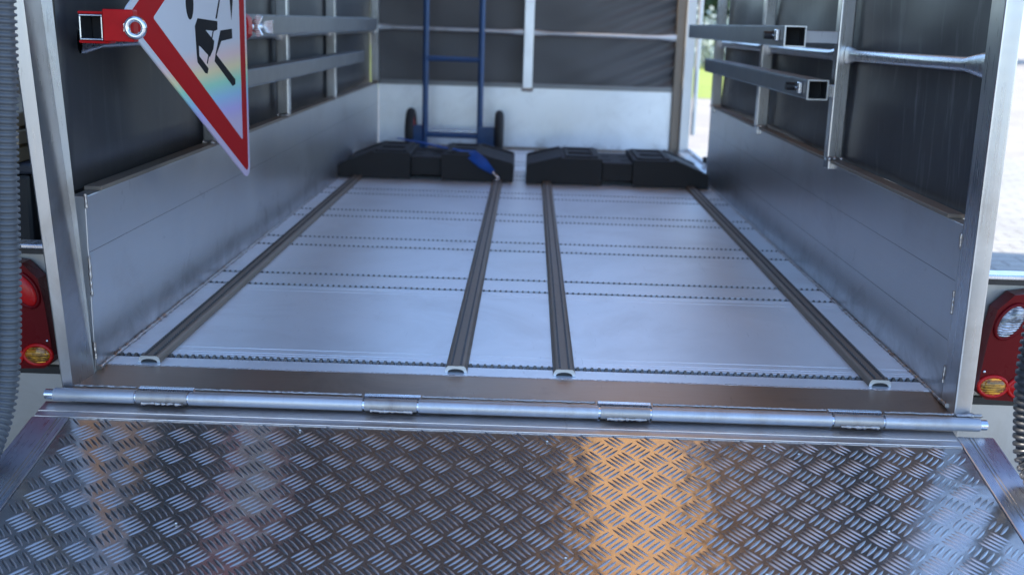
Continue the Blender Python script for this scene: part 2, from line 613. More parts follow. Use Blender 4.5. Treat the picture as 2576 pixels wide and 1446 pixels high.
UP = 1.9
cpl = post_sheared("corner_post", [(-.750, 0), (-.731, 0), (-.7195, .068), (-.750, .068)], [(-.790, -.008), (-.764, -.008), (-.7365, .03), (-.790, .05)], -.03, .61, up=UP)
cpr = post_sheared("corner_post", [(.719, 0), (.748, 0), (.748, .06), (.719, .06)], [(.7185, .004), (.7485, .004), (.7485, .06), (.7185, .06)], -.03, .61, up=UP)
for z0, z1 in ((.03, .06), (.15, .19), (.26, .285)):
    mb = MB()
    bead(mb, (.7188, .0605, z0), (.7188, .0605, z1), .0024, .0022)
    part(mb, "weld_bead", M_weld, cpr)
for z0, z1 in ((.02, .05), (.13, .20), (.28, .305)):
    mb = MB()
    bead(mb, (-.7195, .070, z0), (-.7205, .069, z1), .0026, .0026)
    part(mb, "weld_bead", M_weld, cpl)
part(bead(MB(), (.722, .0, -.006), (.760, -.012, -.001), .004, .003), "weld_bead", M_weld, cpr)
# intermediate posts
for s, ys in ((-1, (.83, 1.59, 2.39)), (1, (.885, 1.72, 2.575))):
    for y in ys:
        mb = MB()
        x0, x1 = (.708, .742) if s > 0 else (-.742, -.708)
        mb.box(x0, x1, y - .02, y + .015, .309, UP)
        mb.box(x0 + .002, x1 - .002, y - .024, y + .019, .285, .3088) if s > 0 else None
        p = part(mb, "post", M_post, bevel=.003)
        mb = MB()
        bead(mb, (x0 if s > 0 else x1, y - .02, .31), (x1 if s > 0 else x0, y - .02, .31), .005)
        part(mb, "weld_bead", M_weld, p)
# front corner posts and centre post
part(MB().box(-.748, -.712, 3.56, 3.60, .309, UP), "corner_post", M_post, bevel=.003)
part(MB().box(.690, .7325, 3.60, 3.65, -.03, UP), "corner_post", M_rail, bevel=.003)
dp = part(MB().box(.7335, .778, 3.58, 3.63, -.0, UP), "door_post", M_cream, bevel=.003)
part(MB().tube([(.794, 3.58, .10), (.794, 3.58, UP)], .0115, 14), "curtain_pole", M_cream, dp)
part(MB().box(.720, .785, 2.66, 3.575, -.004, .022).box(.768, .785, 2.66, 3.575, .022, .034), "threshold", M_side, bevel=.002)
part(MB().tube([(.775, 3.02, .036), (.775, 3.02, .060)], .014, 12), "latch_knob", M_black)
pc = part(MB().box(-.028, .018, 3.575, 3.612, .285, UP), "post", M_fboard, bevel=.003)
part(bead(MB(), (-.03, 3.573, .29), (.02, 3.573, .29), .008), "weld_bead", M_weld, pc)

# tie rods with flattened ends
def rod(p, q, r, m=M_hinge):
    p, q = Vector(p), Vector(q)
    d = (q - p)
    L = d.length
    fr = [0, .02 / L, .08 / L, 1 - .08 / L, 1 - .02 / L, 1]
    mb = MB()
    pts = [p + d * f for f in fr]
    n = 12
    t = d.normalized()
    a = t.cross(Vector((0, 0, 1))).normalized()
    vs = []
    for i, c in enumerate(pts):
        ra, rb = ((r, r) if 2 <= i <= 3 else (r * .35, r * 1.6))
        for k in range(n):
            w = 2 * pi * k / n
            vs.append(c + a * cos(w) * ra + Vector((0, 0, 1)) * sin(w) * rb)
    mb.add(vs, [(i * n + k, i * n + (k + 1) % n, (i + 1) * n + (k + 1) % n, (i + 1) * n + k) for i in range(len(pts) - 1) for k in range(n)], True)
    return part(mb, "tie_rod", m)


rod((.728, .862, .548), (.728, .066, .554), .0125, M_post)
rod((.728, 1.70, .545), (.728, .905, .546), .0125, M_post)
rod((.728, 2.555, .545), (.728, 1.74, .545), .0125, M_post)
rod((-.730, .11, .548), (-.730, .81, .548), .0125, M_post)
rod((-.730, .85, .548), (-.730, 1.57, .548), .0125, M_post)
rod((-.730, 1.61, .548), (-.730, 2.37, .548), .0125, M_post)
rod((-.730, 2.41, .548), (-.730, 3.56, .548), .0125, M_post)
rod((-.712, 3.592, .560), (-.030, 3.592, .555), .0095)
rod((.020, 3.592, .553), (.690, 3.592, .548), .0095)

# rack rails for signs and posts
def rail(x0, x1, y0, y1, z0, z1, lab=None):
    o = part(MB().sq_tube(x0, x1, y0, y1, z0, z1, .0028), "rack_rail", M_rack, bevel=.0012, label=lab)
    part(MB().box(x0 + .0028, x1 - .0028, y0 + .05, y0 + .052, z0 + .0028, z1 - .0028), "tube_stop", M_inside, o)
    return o


ru = rail(.580, .629, .85, 2.40, .563, .610)
rl = rail(.638, .685, .83, 2.35, .447, .492)
def cutring(o, x0, x1, y, z0, z1):
    part(MB().sq_tube(x0 - .0004, x1 + .0004, y - .003, y + .0005, z0 - .0004, z1 + .0004, .0034), "cut_end", M_cut, o)
cutring(ru, .580, .629, .85, .563, .610)
cutring(rl, .638, .685, .83, .447, .492)
part(MB().box(.6295, .7075, .868, .893, .572, .600), "rack_arm", M_hinge, bevel=.002)
part(MB().box(.6855, .7075, .868, .893, .450, .480), "rack_arm", M_side, bevel=.002)
for y in (1.73, 2.36):
    part(MB().box(.6295, .7075, y, y + .025, .572, .600), "rack_arm", M_side, bevel=.002)
for x, y, z, o in ((.580, .93, .587, ru), (.638, .91, .470, rl)):
    part(MB().box(x - .009, x - .0005, y - .038, y - .015, z - .012, z + .014), "clamp_block", M_side, o, bevel=.002)
    mb = MB().tube([(x - .020, y + .05, z), (x - .0, y + .05, z)], .0095, 14)
    part(mb, "star_knob", M_black, o)
    part(MB().tube([(x - .006, y - .015, z), (x - .006, y + .05, z)], .0015, 6), "clamp_bolt", M_steel, o)
rail(-.695, -.645, .40, 3.03, .550, .600)
rail(-.695, -.650, .86, 2.70, .432, .474)
for y in (1.575, 2.375):
    part(MB().box(-.708, -.6955, y, y + .025, .56, .59), "rack_arm", M_side, bevel=.002)

# tarpaulins
def cloth(name, org, du, dv, nu, nv, disp, m, th=.0018, label=None):
    org, du, dv = Vector(org), Vector(du), Vector(dv)
    nrm = du.cross(dv).normalized()
    mb = MB()
    vs = []
    for j in range(nv + 1):
        for i in range(nu + 1):
            u, v = i / nu, j / nv
            vs.append(org + du * u + dv * v + nrm * disp(u, v))
    mb.add(vs, [(j * (nu + 1) + i, j * (nu + 1) + i + 1, (j + 1) * (nu + 1) + i + 1, (j + 1) * (nu + 1) + i) for j in range(nv) for i in range(nu)], True)
    o = part(mb, name, m, label=label)
    s = o.modifiers.new("thickness", 'SOLIDIFY')
    s.thickness = th
    s.offset = 0
    return o


def wob(u, v):
    return .004 * sin(u * 11 + sin(v * 4) * 1.5) * sin(v * 5 + 1) + .0015 * sin(u * 37 + v * 9)


TL = cloth("side_tarpaulin", (-.752, .065, .304), (0, 3.535, 0), (-.006, 0, UP - .30), 80, 24, wob, M_tarpL)
TOPR = .73
TR = cloth("side_tarpaulin", (.752, .05, .304), (0, 2.54, 0), (0, 0, TOPR - .30), 80, 24, wob, M_tarpR)


def wobf(u, v):
    w = .005 * sin(u * 15 + v * 3) * sin(v * 8)
    if u > .5:      # diagonal folds pulled towards the lower right corner
        k = (u - .5) / .5
        w += k * k * .011 * sin((u * 1.1 - v * .9) * 42 + 2 * v)
    return w


cloth("upper_tarpaulin", (.757, .05, .70), (0, 1.75, 0), (0, 0, UP - .71), 30, 20, wob, M_roof)
FT = cloth("front_tarpaulin", (.73, 3.632, .292), (-1.46, 0, 0), (0, 0, .47), 90, 40, lambda u, v: wobf(1 - u, v), M_tarpB)
part(MB().box(-.71, .69, 3.612, 3.6215, .296, .318), "tarp_hem", M_rack, FT, bevel=.001)
# roof: brown sheet, with a sunlit patch coloured in as an amber strip
def roofpiece(x0, x1, m, name):
    vs = []
    n = 6
    for y in (-.02, 3.65):
        for i in range(n + 1):
            x = x0 + (x1 - x0) * i / n
            vs.append((x, y, UP + .03 + .05 * (1 - (x / .78) ** 2)))
    return part(MB().add(vs, [(i, i + 1, i + n + 2, i + n + 1) for i in range(n)], True), name, m)
part(MB().box(-.742, -.738, .10, 3.5, 1.50, 1.68), "red_reflection_band", M_redreflect)  # added out of view to give the ramp a red reflection
roofpiece(-.79, .28, M_roof, "roof_tarpaulin")
roofpiece(.28, .71, M_roofsunlit, "sunlit_roof_strip")
roofpiece(.71, .79, M_roof, "roof_tarpaulin")
for y in (0.01, 1.2, 2.4, 3.61):
    part(MB().box(-.78, .748, y - .0, y + .03, UP, UP + .028), "roof_bow", M_post, bevel=.003)
part(MB().box(.712, .748, .0601, 3.60, UP - .04, UP - .001), "roof_rail", M_black, bevel=.003)
part(MB().box(-.79, -.750, .06, 3.60, UP - .04, UP - .001), "roof_rail", M_black, bevel=.003)

# ------------------------------------------------------------------ ramp
TH = radians(11)
RL = 1.95
RM = OFF @ Matrix.Translation((0, -.030, -.030)) @ Matrix.Rotation(TH, 4, 'X')
# ramp-local: x across, y = -distance down the ramp, z up
def rpart(mb, name, m, parent=None, bevel=0, label=None):
    return mb.build(name, m, parent or T, bevel, label, RM)


mb = MB()
mb.box(-.770, .7125, -.036, .010, -.026, .0028)
mb.box(-.770, .708, -.0215, -.0165, .0027, .0045)
ramp_o = rpart(mb, "ramp", M_bar, bevel=.0012)
mb = MB()
for sx in (-1, 1):
    x0, x1 = (.7135, .773) if sx > 0 else (-.773, -.7135)
    y0 = -.005 if sx > 0 else -.037
    mb = MB()
    mb.box(x0, x1, -RL, y0, -.026, .0022)
    o = rpart(mb, "ramp_side_rail", M_side, ramp_o, bevel=.0015)
    g = x0 + .018 if sx > 0 else x1 - .018
    mb = MB()
    mb.box(g, g + .0016, -RL + .01, y0 - .004, .0022, .0026)
    mb.box(g + .006, g + .0072, -RL + .01, y0 - .004, .0022, .0026)
    rpart(mb, "rail_groove", M_rail, ramp_o)
mb = MB()
for a, b_ in kn:
    mb.tube([(a, -.003, HZ + .031), (b_, -.003, HZ + .031)], .0152, 24)
rpart(mb, "hinge_knuckle", M_hinge, ramp_o) if 0 else None
for a, b_ in kn:
    part(MB().ring_tube((a, HY, HZ), (b_, HY, HZ), .0104, .0084, 24), "hinge_knuckle", M_knuck, ramp_o)
for a, b_ in kn:
    mb = MB()
    bead(mb, (a + .01, HY - .0095, HZ - .0070), (b_ - .006, HY - .0095, HZ - .0070), .0026, .0026, .45)
    part(mb, "weld_bead", M_weld, ramp_o)
# tread plate
mb = MB()
mb.box(-.7125, .7125, -RL, -.0365, -.006, 0)
tp = rpart(mb, "tread_plate", M_tread, ramp_o)
AX, BY = .0508, .0577
L2, W2, HH = .0156, .0023, .0015
vs, fs = [], []
tmpl = []
NS = 8
for i in range(NS + 1):
    t = -1 + 2 * i / NS
    w = W2 * (1 - t * t) ** .75
    h = HH * (1 - t * t) ** .6
    tmpl.append((t * L2, w, h))


def barmesh(cx, cy, ang):
    ca, sa = cos(ang), sin(ang)
    b0 = len(vs)
    for (t, w, h) in tmpl:
        for lx, ly, lz in ((t, -w, 0), (t, -w * .45, h * .82), (t, 0, h), (t, w * .45, h * .82), (t, w, 0)):
            vs.append((cx + lx * ca - ly * sa, cy + lx * sa + ly * ca, lz + .0001))
    for i in range(NS):
        for k in range(4):
            a = b0 + i * 5 + k
            fs.append((a, a + 5, a + 6, a + 1))


SP = .0086
rows = int((RL - .06) / BY * 2)
random.seed(3)
j = 0
y_first = -.046
for r_ in range(rows + 2):
    offs = (r_ % 2)
    cy = y_first + .0577 * .5 - r_ * BY / 2
    for c in range(-16, 17):
        cx = -.013 + (c + .5 * offs) * AX
        ang = radians(46 if offs == 0 else -46)
        if offs == 0: ang = radians(48)
        else: ang = radians(-48)
        px, py = -sin(ang), cos(ang)
        for k in range(-2, 3):
            x, y = cx + px * k * SP, cy + py * k * SP
            if abs(x) < .702 and -RL + .012 < y < -.044:
                barmesh(x, y, ang)
bars = MB()
bars.v, bars.f, bars.sm = vs, fs, [True] * len(fs)
rpart(bars, "tread_pattern", M_treadbar, tp)
# weld between plate and frame, grit on the plate
mb = MB()
bead(mb, (-.71, -.0368, .0004), (.712, -.0368, .0), .0013, .0030, .45)
rpart(mb, "weld_bead", M_weld, ramp_o)
for x, y in ((-.462, -.30), (.052, -.060), (.075, -.345), (.445, -.072), (.53, -.262), (.34, -.365), (.395, -.052), (-.34, -.052)):
    rpart(MB().sphere((x, y, .0018), .0016, 6, (1.5, 1, 1)), "grit", M_cut, ramp_o)

# ------------------------------------------------------------------ tail lights and mountings, both sides
def lens_mat(name, col, rough=.08):
    M, nt, b = mat(name)
    tc = N(nt, "ShaderNodeTexCoord")
    wv = N(nt, "ShaderNodeTexWave", bands_direction='Z')
    wv.inputs["Scale"].default_value = 70
    wv.inputs["Distortion"].default_value = 2.5
    wv.inputs["Detail"].default_value = 1
    nt.links.new(tc.outputs["Object"], wv.inputs[0])
    n = noise(nt, 60, 3, .6, (1, 1, 2))
    c = mixc(nt, ramp(nt, n, [(.35, 0.0), (.6, 1.0)]), tuple(x * .18 for x in col), col)
    nt.links.new(c, b.inputs["Base Color"])
    b.inputs["Roughness"].default_value = rough
    b.inputs["Metallic"].default_value = .55
    b.inputs["Coat Weight"].default_value = 1
    b.inputs["Coat Roughness"].default_value = .04
    bm = N(nt, "ShaderNodeBump")
    bm.inputs["Strength"].default_value = .7
    bm.inputs["Distance"].default_value = .004
    nt.links.new(wv.outputs[0], bm.inputs["Height"])
    nt.links.new(bm.outputs[0], b.inputs["Normal"])
    return M


M_amber = lens_mat("amber_lens", (1.0, .42, .02))
M_clear = lens_mat("clear_lens", (.75, .78, .82))


def dome(cx, y, cz, rx, rz, depth, tilt, mb=None, n=20):
    mb = mb or MB()
    vs, fs = [], []
    L = 5
    for i in range(L + 1):
        f = cos(pi / 2 * i / L)
        d = sin(pi / 2 * i / L) * depth
        if i == L:
            vs.append((cx, y - depth, cz))
            break
        for k in range(n):
            a = 2 * pi * k / n
            x, z = rx * f * cos(a), rz * f * sin(a)
            vs.append((cx + x * cos(tilt) - z * sin(tilt), y - d, cz + x * sin(tilt) + z * cos(tilt)))
    for i in range(L - 1):
        fs += [(i * n + k, i * n + (k + 1) % n, (i + 1) * n + (k + 1) % n, (i + 1) * n + k) for k in range(n)]
    fs += [((L - 1) * n + k, (L - 1) * n + (k + 1) % n, L * n) for k in range(n)]
    return mb.add(vs, fs, True)


def ringlens(cx, y, cz, rx, rz, tilt, w=.0035):
    mb = MB()
    path = []
    for k in range(25):
        a = 2 * pi * k / 24
        x, z = rx * cos(a), rz * sin(a)
        path.append((cx + x * cos(tilt) - z * sin(tilt), y, cz + x * sin(tilt) + z * cos(tilt)))
    return mb.tube(path, w, 8, False)


for s in (1, -1):
    YL = .10
    ox = 0 if s > 0 else .012
    def sx(x): return s * (x + ox)
    out = [(.795, .012), (.800, -.002), (.812, -.010), (.915, -.014), (.945, .0), (.945, .150), (.925, .176), (.880, .182), (.838, .176), (.812, .150), (.803, .10)]
    poly = [(sx(x), z) for x, z in out]
    if s < 0: poly.reverse()
    mb = MB().prism(poly, 'y', YL + .034, YL)
    lu = part(mb, "tail_light", M_lampred, bevel=.006, label="dark red tail light cluster with amber lens, " + ("right of the ramp hinge" if s > 0 else "left of the ramp hinge"))
    part(dome(sx(.8205), YL - .001, .0145, .0235, .0165, .007, 0), "amber_lens", M_amber, lu)
    part(ringlens(sx(.8205), YL - .001, .0145, .0245, .0175, 0), "lens_rim", M_redlens, lu)
    part(dome(sx(.870), YL - .001, .0125, .0215, .0165, .007, 0), "red_lens", M_redlens, lu)
    part(ringlens(sx(.870), YL - .001, .0125, .0225, .0175, 0), "lens_rim", M_redlens, lu)
    part(dome(sx(.836), YL - .001, .130, .0185, .032, .008, -.55 * s), "reversing_lens" if s > 0 else "brake_lens", M_clear if s > 0 else M_redlens, lu)
    part(ringlens(sx(.836), YL - .001, .130, .0198, .0333, -.55 * s), "lens_rim", M_lampred, lu)
    for x, z in ((.803, .040), (.874, .143)):
        mb = MB()
        mb.sphere((sx(x), YL - .001, z), .0028, 8, (1, .6, 1))
        part(mb, "screw", M_steel, lu)
    def bx(a, b_, *r):
        return MB().box(min(sx(a), sx(b_)), max(sx(a), sx(b_)), *r)
    part(bx(.785, 1.05, .136, .142, -.26, -.030), "lamp_plate", M_greyplate, bevel=.001)
    part(bx(.785, 1.05, .128, .160, -.0295, -.016), "lamp_channel", M_black)
    part(bx(.785, 1.05, .138, .143, -.0155, .193), "lamp_backplate", M_greyplate)
    part(bx(.80, .90, .105, .135, .150, .180), "cable_cover", M_black, lu, bevel=.006) if 0 else None
    mg = part(bx(.770, 1.06, .09, .13, .204, .212), "cross_bar", M_side, bevel=.002)
    part(bx(.770, 1.06, .10, .12, .193, .2035), "bar_edge", M_black, mg)
    # chassis below, a wheel under the mudguard
    w = MB()
    w.tube([(sx(.80), 1.2, GZ + .31), (sx(.99), 1.2, GZ + .31)], .28, 32)
    wh = part(w, "wheel", M_rubber, bevel=.015)
    w = MB().tube([(sx(.985), 1.2, GZ + .31), (sx(.995), 1.2, GZ + .31)], .16, 24)
    part(w, "rim", M_steel, wh)
part(MB().box(-.74, .74, .02, 3.6, -.11, -.032), "chassis_frame", M_greyplate, bevel=.003)

# corrugated hoses over the ramp chains
def hose(path, r, pitch, name, m, label):
    pts = [Vector(p) for p in path]
    # resample
    fine = []
    for i in range(len(pts) - 1):
        p0 = pts[max(i - 1, 0)]; p1 = pts[i]; p2 = pts[i + 1]; p3 = pts[min(i + 2, len(pts) - 1)]
        for k in range(20):
            t = k / 20
            fine.append(.5 * ((2 * p1) + (p2 - p0) * t + (2 * p0 - 5 * p1 + 4 * p2 - p3) * t * t + (3 * p1 - p0 - 3 * p2 + p3) * t ** 3))
    fine.append(pts[-1])
    L = [0]
    for a, b_ in zip(fine, fine[1:]): L.append(L[-1] + (b_ - a).length)
    step = pitch / 6
    out, rs = [], []
    d, i = 0, 0
    while d < L[-1]:
        while L[i + 1] < d: i += 1
        out.append(fine[i].lerp(fine[i + 1], (d - L[i]) / (L[i + 1] - L[i] + 1e-9)))
        rs.append(r * (.90 + .10 * cos(2 * pi * d / pitch)) if True else r)
        d += step
    rs = [r * (1 - .2 * (abs(sin(pi * (k / 6))) < .55)) for k in range(len(out))]
    return part(MB().tube(out, rs, 18), name, m, label=label)


hl = hose([(-.771, -.262, -.062), (-.772, -.21, -.035), (-.768, -.16, .03), (-.757, -.15, .15), (-.742, -.15, .40), (-.729, -.15, .62), (-.72, -.14, 1.3)],
          .0185, .0092, "chain_hose", M_hose, "grey corrugated hose over the ramp chain at the left edge")
hr = hose([(.800, -.245, -.065), (.782, -.20, -.045), (.773, -.16, -.01), (.768, -.15, .05), (.762, -.15, .12), (.766, -.145, .185), (.772, -.14, .215)],
          .0215, .0110, "chain_hose", M_hose2, "black corrugated hose over the ramp chain at the right edge")
# chain above the right hose
def link_mesh(mb, c, ax, side, L=.017, w=.0075, r=.0026):
    ax, side = Vector(ax).normalized(), Vector(side).normalized()
    pts = []
    for k in range(17):
        a = 2 * pi * k / 16
        x = cos(a); y = sin(a)
        pts.append(Vector(c) + ax * ((L - w) * (1 if x > 0 else -1) * (abs(x) > .01) + w * x) + side * w * y)
    mb.tube(pts, r, 6, False)


mb = MB()
p0, p1 = Vector((.772, -.14, .200)), Vector((.80, -.05, 1.30))
n = int((p1 - p0).length / .026)
ax = (p1 - p0).normalized()
sA = ax.cross(Vector((0, 1, 0))).normalized()
sB = ax.cross(sA)
for i in range(n):
    link_mesh(mb, p0 + (p1 - p0) * i / n, ax, sA if i % 2 else sB)
part(mb, "chain", M_greyplate, hr)

# ------------------------------------------------------------------ road-works sign on its bracket
S = empty("warning_sign", (-.62, .35, .26), "red and white triangular road works sign turned on its side, clamped to the left rack", "sign")
dr = Vector((.045, .565, 0)).normalized()
nr = dr.cross(Vector((0, 0, 1)))          # faces inwards
P0 = Vector((-.64, .0566, 0))
Soff = Matrix.Translation(-Vector(S.location))


def sp(u, v, h=0):
    return P0 + dr * u + Vector((0, 0, 1)) * v + nr * h


def rounded(poly, r, n=6):
    out = []
    L = len(poly)
    for i in range(L):
        p = Vector(poly[i]); a = (Vector(poly[i - 1]) - p).normalized(); b_ = (Vector(poly[(i + 1) % L]) - p).normalized()
        ang = a.angle(b_)
        d = r / tan(ang / 2)
        c = p + (a + b_).normalized() * (r / sin(ang / 2))
        s0, s1 = p + a * d, p + b_ * d
        a0 = math.atan2(*(s0 - c).yx); a1 = math.atan2(*(s1 - c).yx)
        da = (a1 - a0 + pi) % (2 * pi) - pi
        for k in range(n + 1):
            t = a0 + da * k / n
            out.append((c.x + r * cos(t), c.y + r * sin(t)))
    return out


def splate(poly, h0, h1, name, m, parent):
    n = len(poly)
    vs = [sp(p[0], p[1], h0) for p in poly] + [sp(p[0], p[1], h1) for p in poly]
    area = sum(poly[i - 1][0] * poly[i][1] - poly[i][0] * poly[i - 1][1] for i in range(n))
    mb = MB().add(vs, [(i, (i + 1) % n, (i + 1) % n + n, i + n) for i in range(n)] + [tuple(reversed(range(n))), tuple(range(n, 2 * n))])
    o = mb.build(name, m, parent, 0, None, Soff)
    bm_ = o.data
    return o


def film(name, col, irid):
    """retro-reflective film: its micro-prism rainbow is put into the base colour by viewing angle"""
    M, nt, b = mat(name)
    n = noise(nt, 3, 3, .5)
    c = mixc(nt, n, tuple(x * .94 for x in col), col)
    if irid:
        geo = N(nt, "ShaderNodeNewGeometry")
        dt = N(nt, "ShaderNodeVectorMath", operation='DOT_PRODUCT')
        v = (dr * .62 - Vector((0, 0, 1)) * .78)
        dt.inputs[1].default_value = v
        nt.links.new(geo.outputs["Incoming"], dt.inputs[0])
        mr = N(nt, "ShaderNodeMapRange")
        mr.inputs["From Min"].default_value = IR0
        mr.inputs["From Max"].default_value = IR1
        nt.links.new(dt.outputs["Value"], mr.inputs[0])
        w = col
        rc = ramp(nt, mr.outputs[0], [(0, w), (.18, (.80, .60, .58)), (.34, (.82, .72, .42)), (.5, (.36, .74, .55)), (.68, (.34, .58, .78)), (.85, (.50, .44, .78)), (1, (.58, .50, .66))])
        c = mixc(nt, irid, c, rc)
    nt.links.new(c, b.inputs["Base Color"])
    b.inputs["Roughness"].default_value = .5
    b.inputs["Specular IOR Level"].default_value = .05
    return M


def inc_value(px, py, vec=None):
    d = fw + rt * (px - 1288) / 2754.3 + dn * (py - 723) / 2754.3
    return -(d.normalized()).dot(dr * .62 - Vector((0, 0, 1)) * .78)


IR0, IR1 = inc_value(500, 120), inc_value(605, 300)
M_white = film("white_film", (.62, .65, .70), 1.0)
M_redf = film("red_film", (.42, .006, .010), 0)
M_pict = plain("black_film", (.010, .010, .014), .6, spec=.08)
M_edge = film("white_edge_film", (.60, .63, .68), 1.0)
UR, VC, HF = .592, .589, .342
plate = splate(rounded([(-.006, VC), (UR, VC - HF), (UR, VC + HF)], .020), -.003, 0, "sign_plate", M_edge, S)
e1 = .0125
splate(rounded([(-.006 + 2.1 * e1, VC), (UR - e1, VC - HF + e1 * 1.75), (UR - e1, VC + HF - e1 * 1.75)], .009), 0, .0006, "red_border", M_redf, S)
innr = [(.1195, VC), (.5475, VC - .2475), (.5475, VC + .2475)]
splate(rounded(innr, .003, 3), .0006, .0010, "white_panel", M_white, S)


def tri(polys, name, m, h0=.0010, h1=.0014):
    import mathutils.geometry as mg
    mb = MB()
    for poly in polys:
        pts = [Vector((p[0], p[1], 0)) for p in poly]
        t = mg.tessellate_polygon([pts])
        n = len(poly)
        mb.add([sp(p[0], p[1], h1) for p in poly], [tuple(x) for x in t])
        mb.add([sp(p[0], p[1], h0) for p in poly] + [sp(p[0], p[1], h1) for p in poly], [(i, (i + 1) % n, (i + 1) % n + n, i + n) for i in range(n)])
    return mb.build(name, m, S, 0, None, Soff)


pic = [
    [(.2629 + .0185 + .0185 * cos(a), .6165 + .030 * sin(a)) for a in [2 * pi * i / 20 for i in range(20)]],
    [(.4460, .6420), (.4928, .6266), (.4994, .5873), (.520, .66), (.50, .73), (.43, .69)],
    [(.4480, .655), (.4550, .655), (.4178, .5894), (.4103, .5893)],
    [(.3176, .5895), (.4198, .5844), (.4182, .5685), (.4037, .5661), (.3553, .5679), (.3995, .547), (.3933, .5321), (.3732, .5176), (.3297, .5366), (.319, .54), (.3192, .5207),
     (.3641, .4964), (.3586, .4867), (.3473, .488), (.3093, .5097), (.3068, .5275), (.3031, .5752)],
    [(.5004, .57), (.5012, .5509), (.4379, .5465), (.4088, .5209), (.5121, .4687), (.5113, .459), (.4953, .4562), (.3981, .5086), (.4042, .5218), (.435, .5668)],
    [(.3991, .5669), (.3937, .567), (.3567, .5067), (.3604, .5048)]]
tri(pic, "pictogram", M_pict)


def spart(mb, name, m, bevel=0, parent=None):
    return mb.build(name, m, parent or S, bevel, None, Soff)


spart(MB().sq_tube(-.697, -.661, .030, .34, .553, .592, .0025), "bracket_tube", M_steel, .001)
spart(MB().box(-.694, -.664, .075, .078, .556, .589), "tube_stop", M_inside)
mb = MB()
mb.box(-.701, -.655, .034, .07, .5925, .597)
mb.box(-.701, -.655, .034, .07, .548, .5525)
mb.box(-.660, -.612, .028, .052, .552, .601)
cl = spart(mb, "clamp", M_red, .003)
mb = MB()
mb.tube([(-.606 + .0135 * cos(a), .021, .574 + .0135 * sin(a)) for a in [2 * pi * k / 20 for k in range(21)]], .0048, 10, False)
mb.box(-.624, -.615, .020, .026, .568, .580)
spart(mb, "eye_bolt", M_steel, 0)
mb = MB().prism([(-.648, .545), (-.604, .545), (-.592, .556), (-.590, .575), (-.592, .592), (-.604, .602), (-.648, .602)], 'y', .655, .69)
spart(mb, "clamp", M_red, .003)
mb = MB()
mb.tube([(-.602, .70, .574), (-.585, .76, .574)], .007, 10)
mb.prism([(-.60, .57), (-.585, .552), (-.575, .556), (-.585, .575), (-.575, .595), (-.585, .60), (-.60, .58)], 'y', .71, .722)
mb.prism([(-.60, .566), (-.56, .560), (-.56, .588), (-.60, .584)], 'y', .745, .755)
spart(mb, "wing_nut", M_steel, .001)

# ------------------------------------------------------------------ sack truck
K = empty("sack_truck", (-.34, 3.36, 0.0), "blue tubular sack truck standing upright against the front board", "sack truck")
Koff = Matrix.Translation(-Vector(K.location))
def kpart(mb, name, m, parent=None, bevel=0, label=None): return mb.build(name, m, parent or K, bevel, label, Koff)
XL, XR, KY = -.4635, -.2145, 3.30
fr = MB()
for x in (XL, XR):
    fr.tube([(x, KY, .02), (x, KY, 1.06), (x, KY + .03, 1.13), (x, KY + .11, 1.17), (x, KY + .2, 1.18)], .0135, 14)
for z in (.092, .432, .77, 1.04):
    fr.tube([(XL, KY - (.002 if z < .5 else 0), z), (XR, KY, z - .002)], .0115, 12)
frame = kpart(fr, "frame", M_blue)
for s, x in ((-1, XL), (1, XR)):
    a, b_ = (x - .068, x - .012) if s < 0 else (x - .010, x + .068)
    kpart(MB().box(a, b_, KY - .02, KY - .012, .004, .135), "axle_bracket", M_blue, bevel=.002)
    wx0, wx1 = (x - .088, x - .052) if s < 0 else (x + .070, x + .104)
    w = MB()
    pts = []
    R_, r_ = .082, .020
    xc = (wx0 + wx1) / 2
    w.tube([(xc, KY + .05 + R_ * cos(a_), .105 + R_ * sin(a_)) for a_ in [2 * pi * k / 32 for k in range(33)]], r_, 12, False)
    wh = kpart(w, "wheel", M_rubber)
    w = MB().tube([(xc - .012, KY + .05, .105), (xc + .012, KY + .05, .105)], .066, 24)
    kpart(w, "rim", M_red, wh, .003)
kpart(MB().tube([(XL - .09, KY + .05, .105), (XR + .1, KY + .05, .105)], .008, 10), "axle", M_steel)
kpart(MB().box(XL - .02, XR + .02, KY - .22, KY - .0205, .002, .007), "toe_plate", M_blue, bevel=.002)

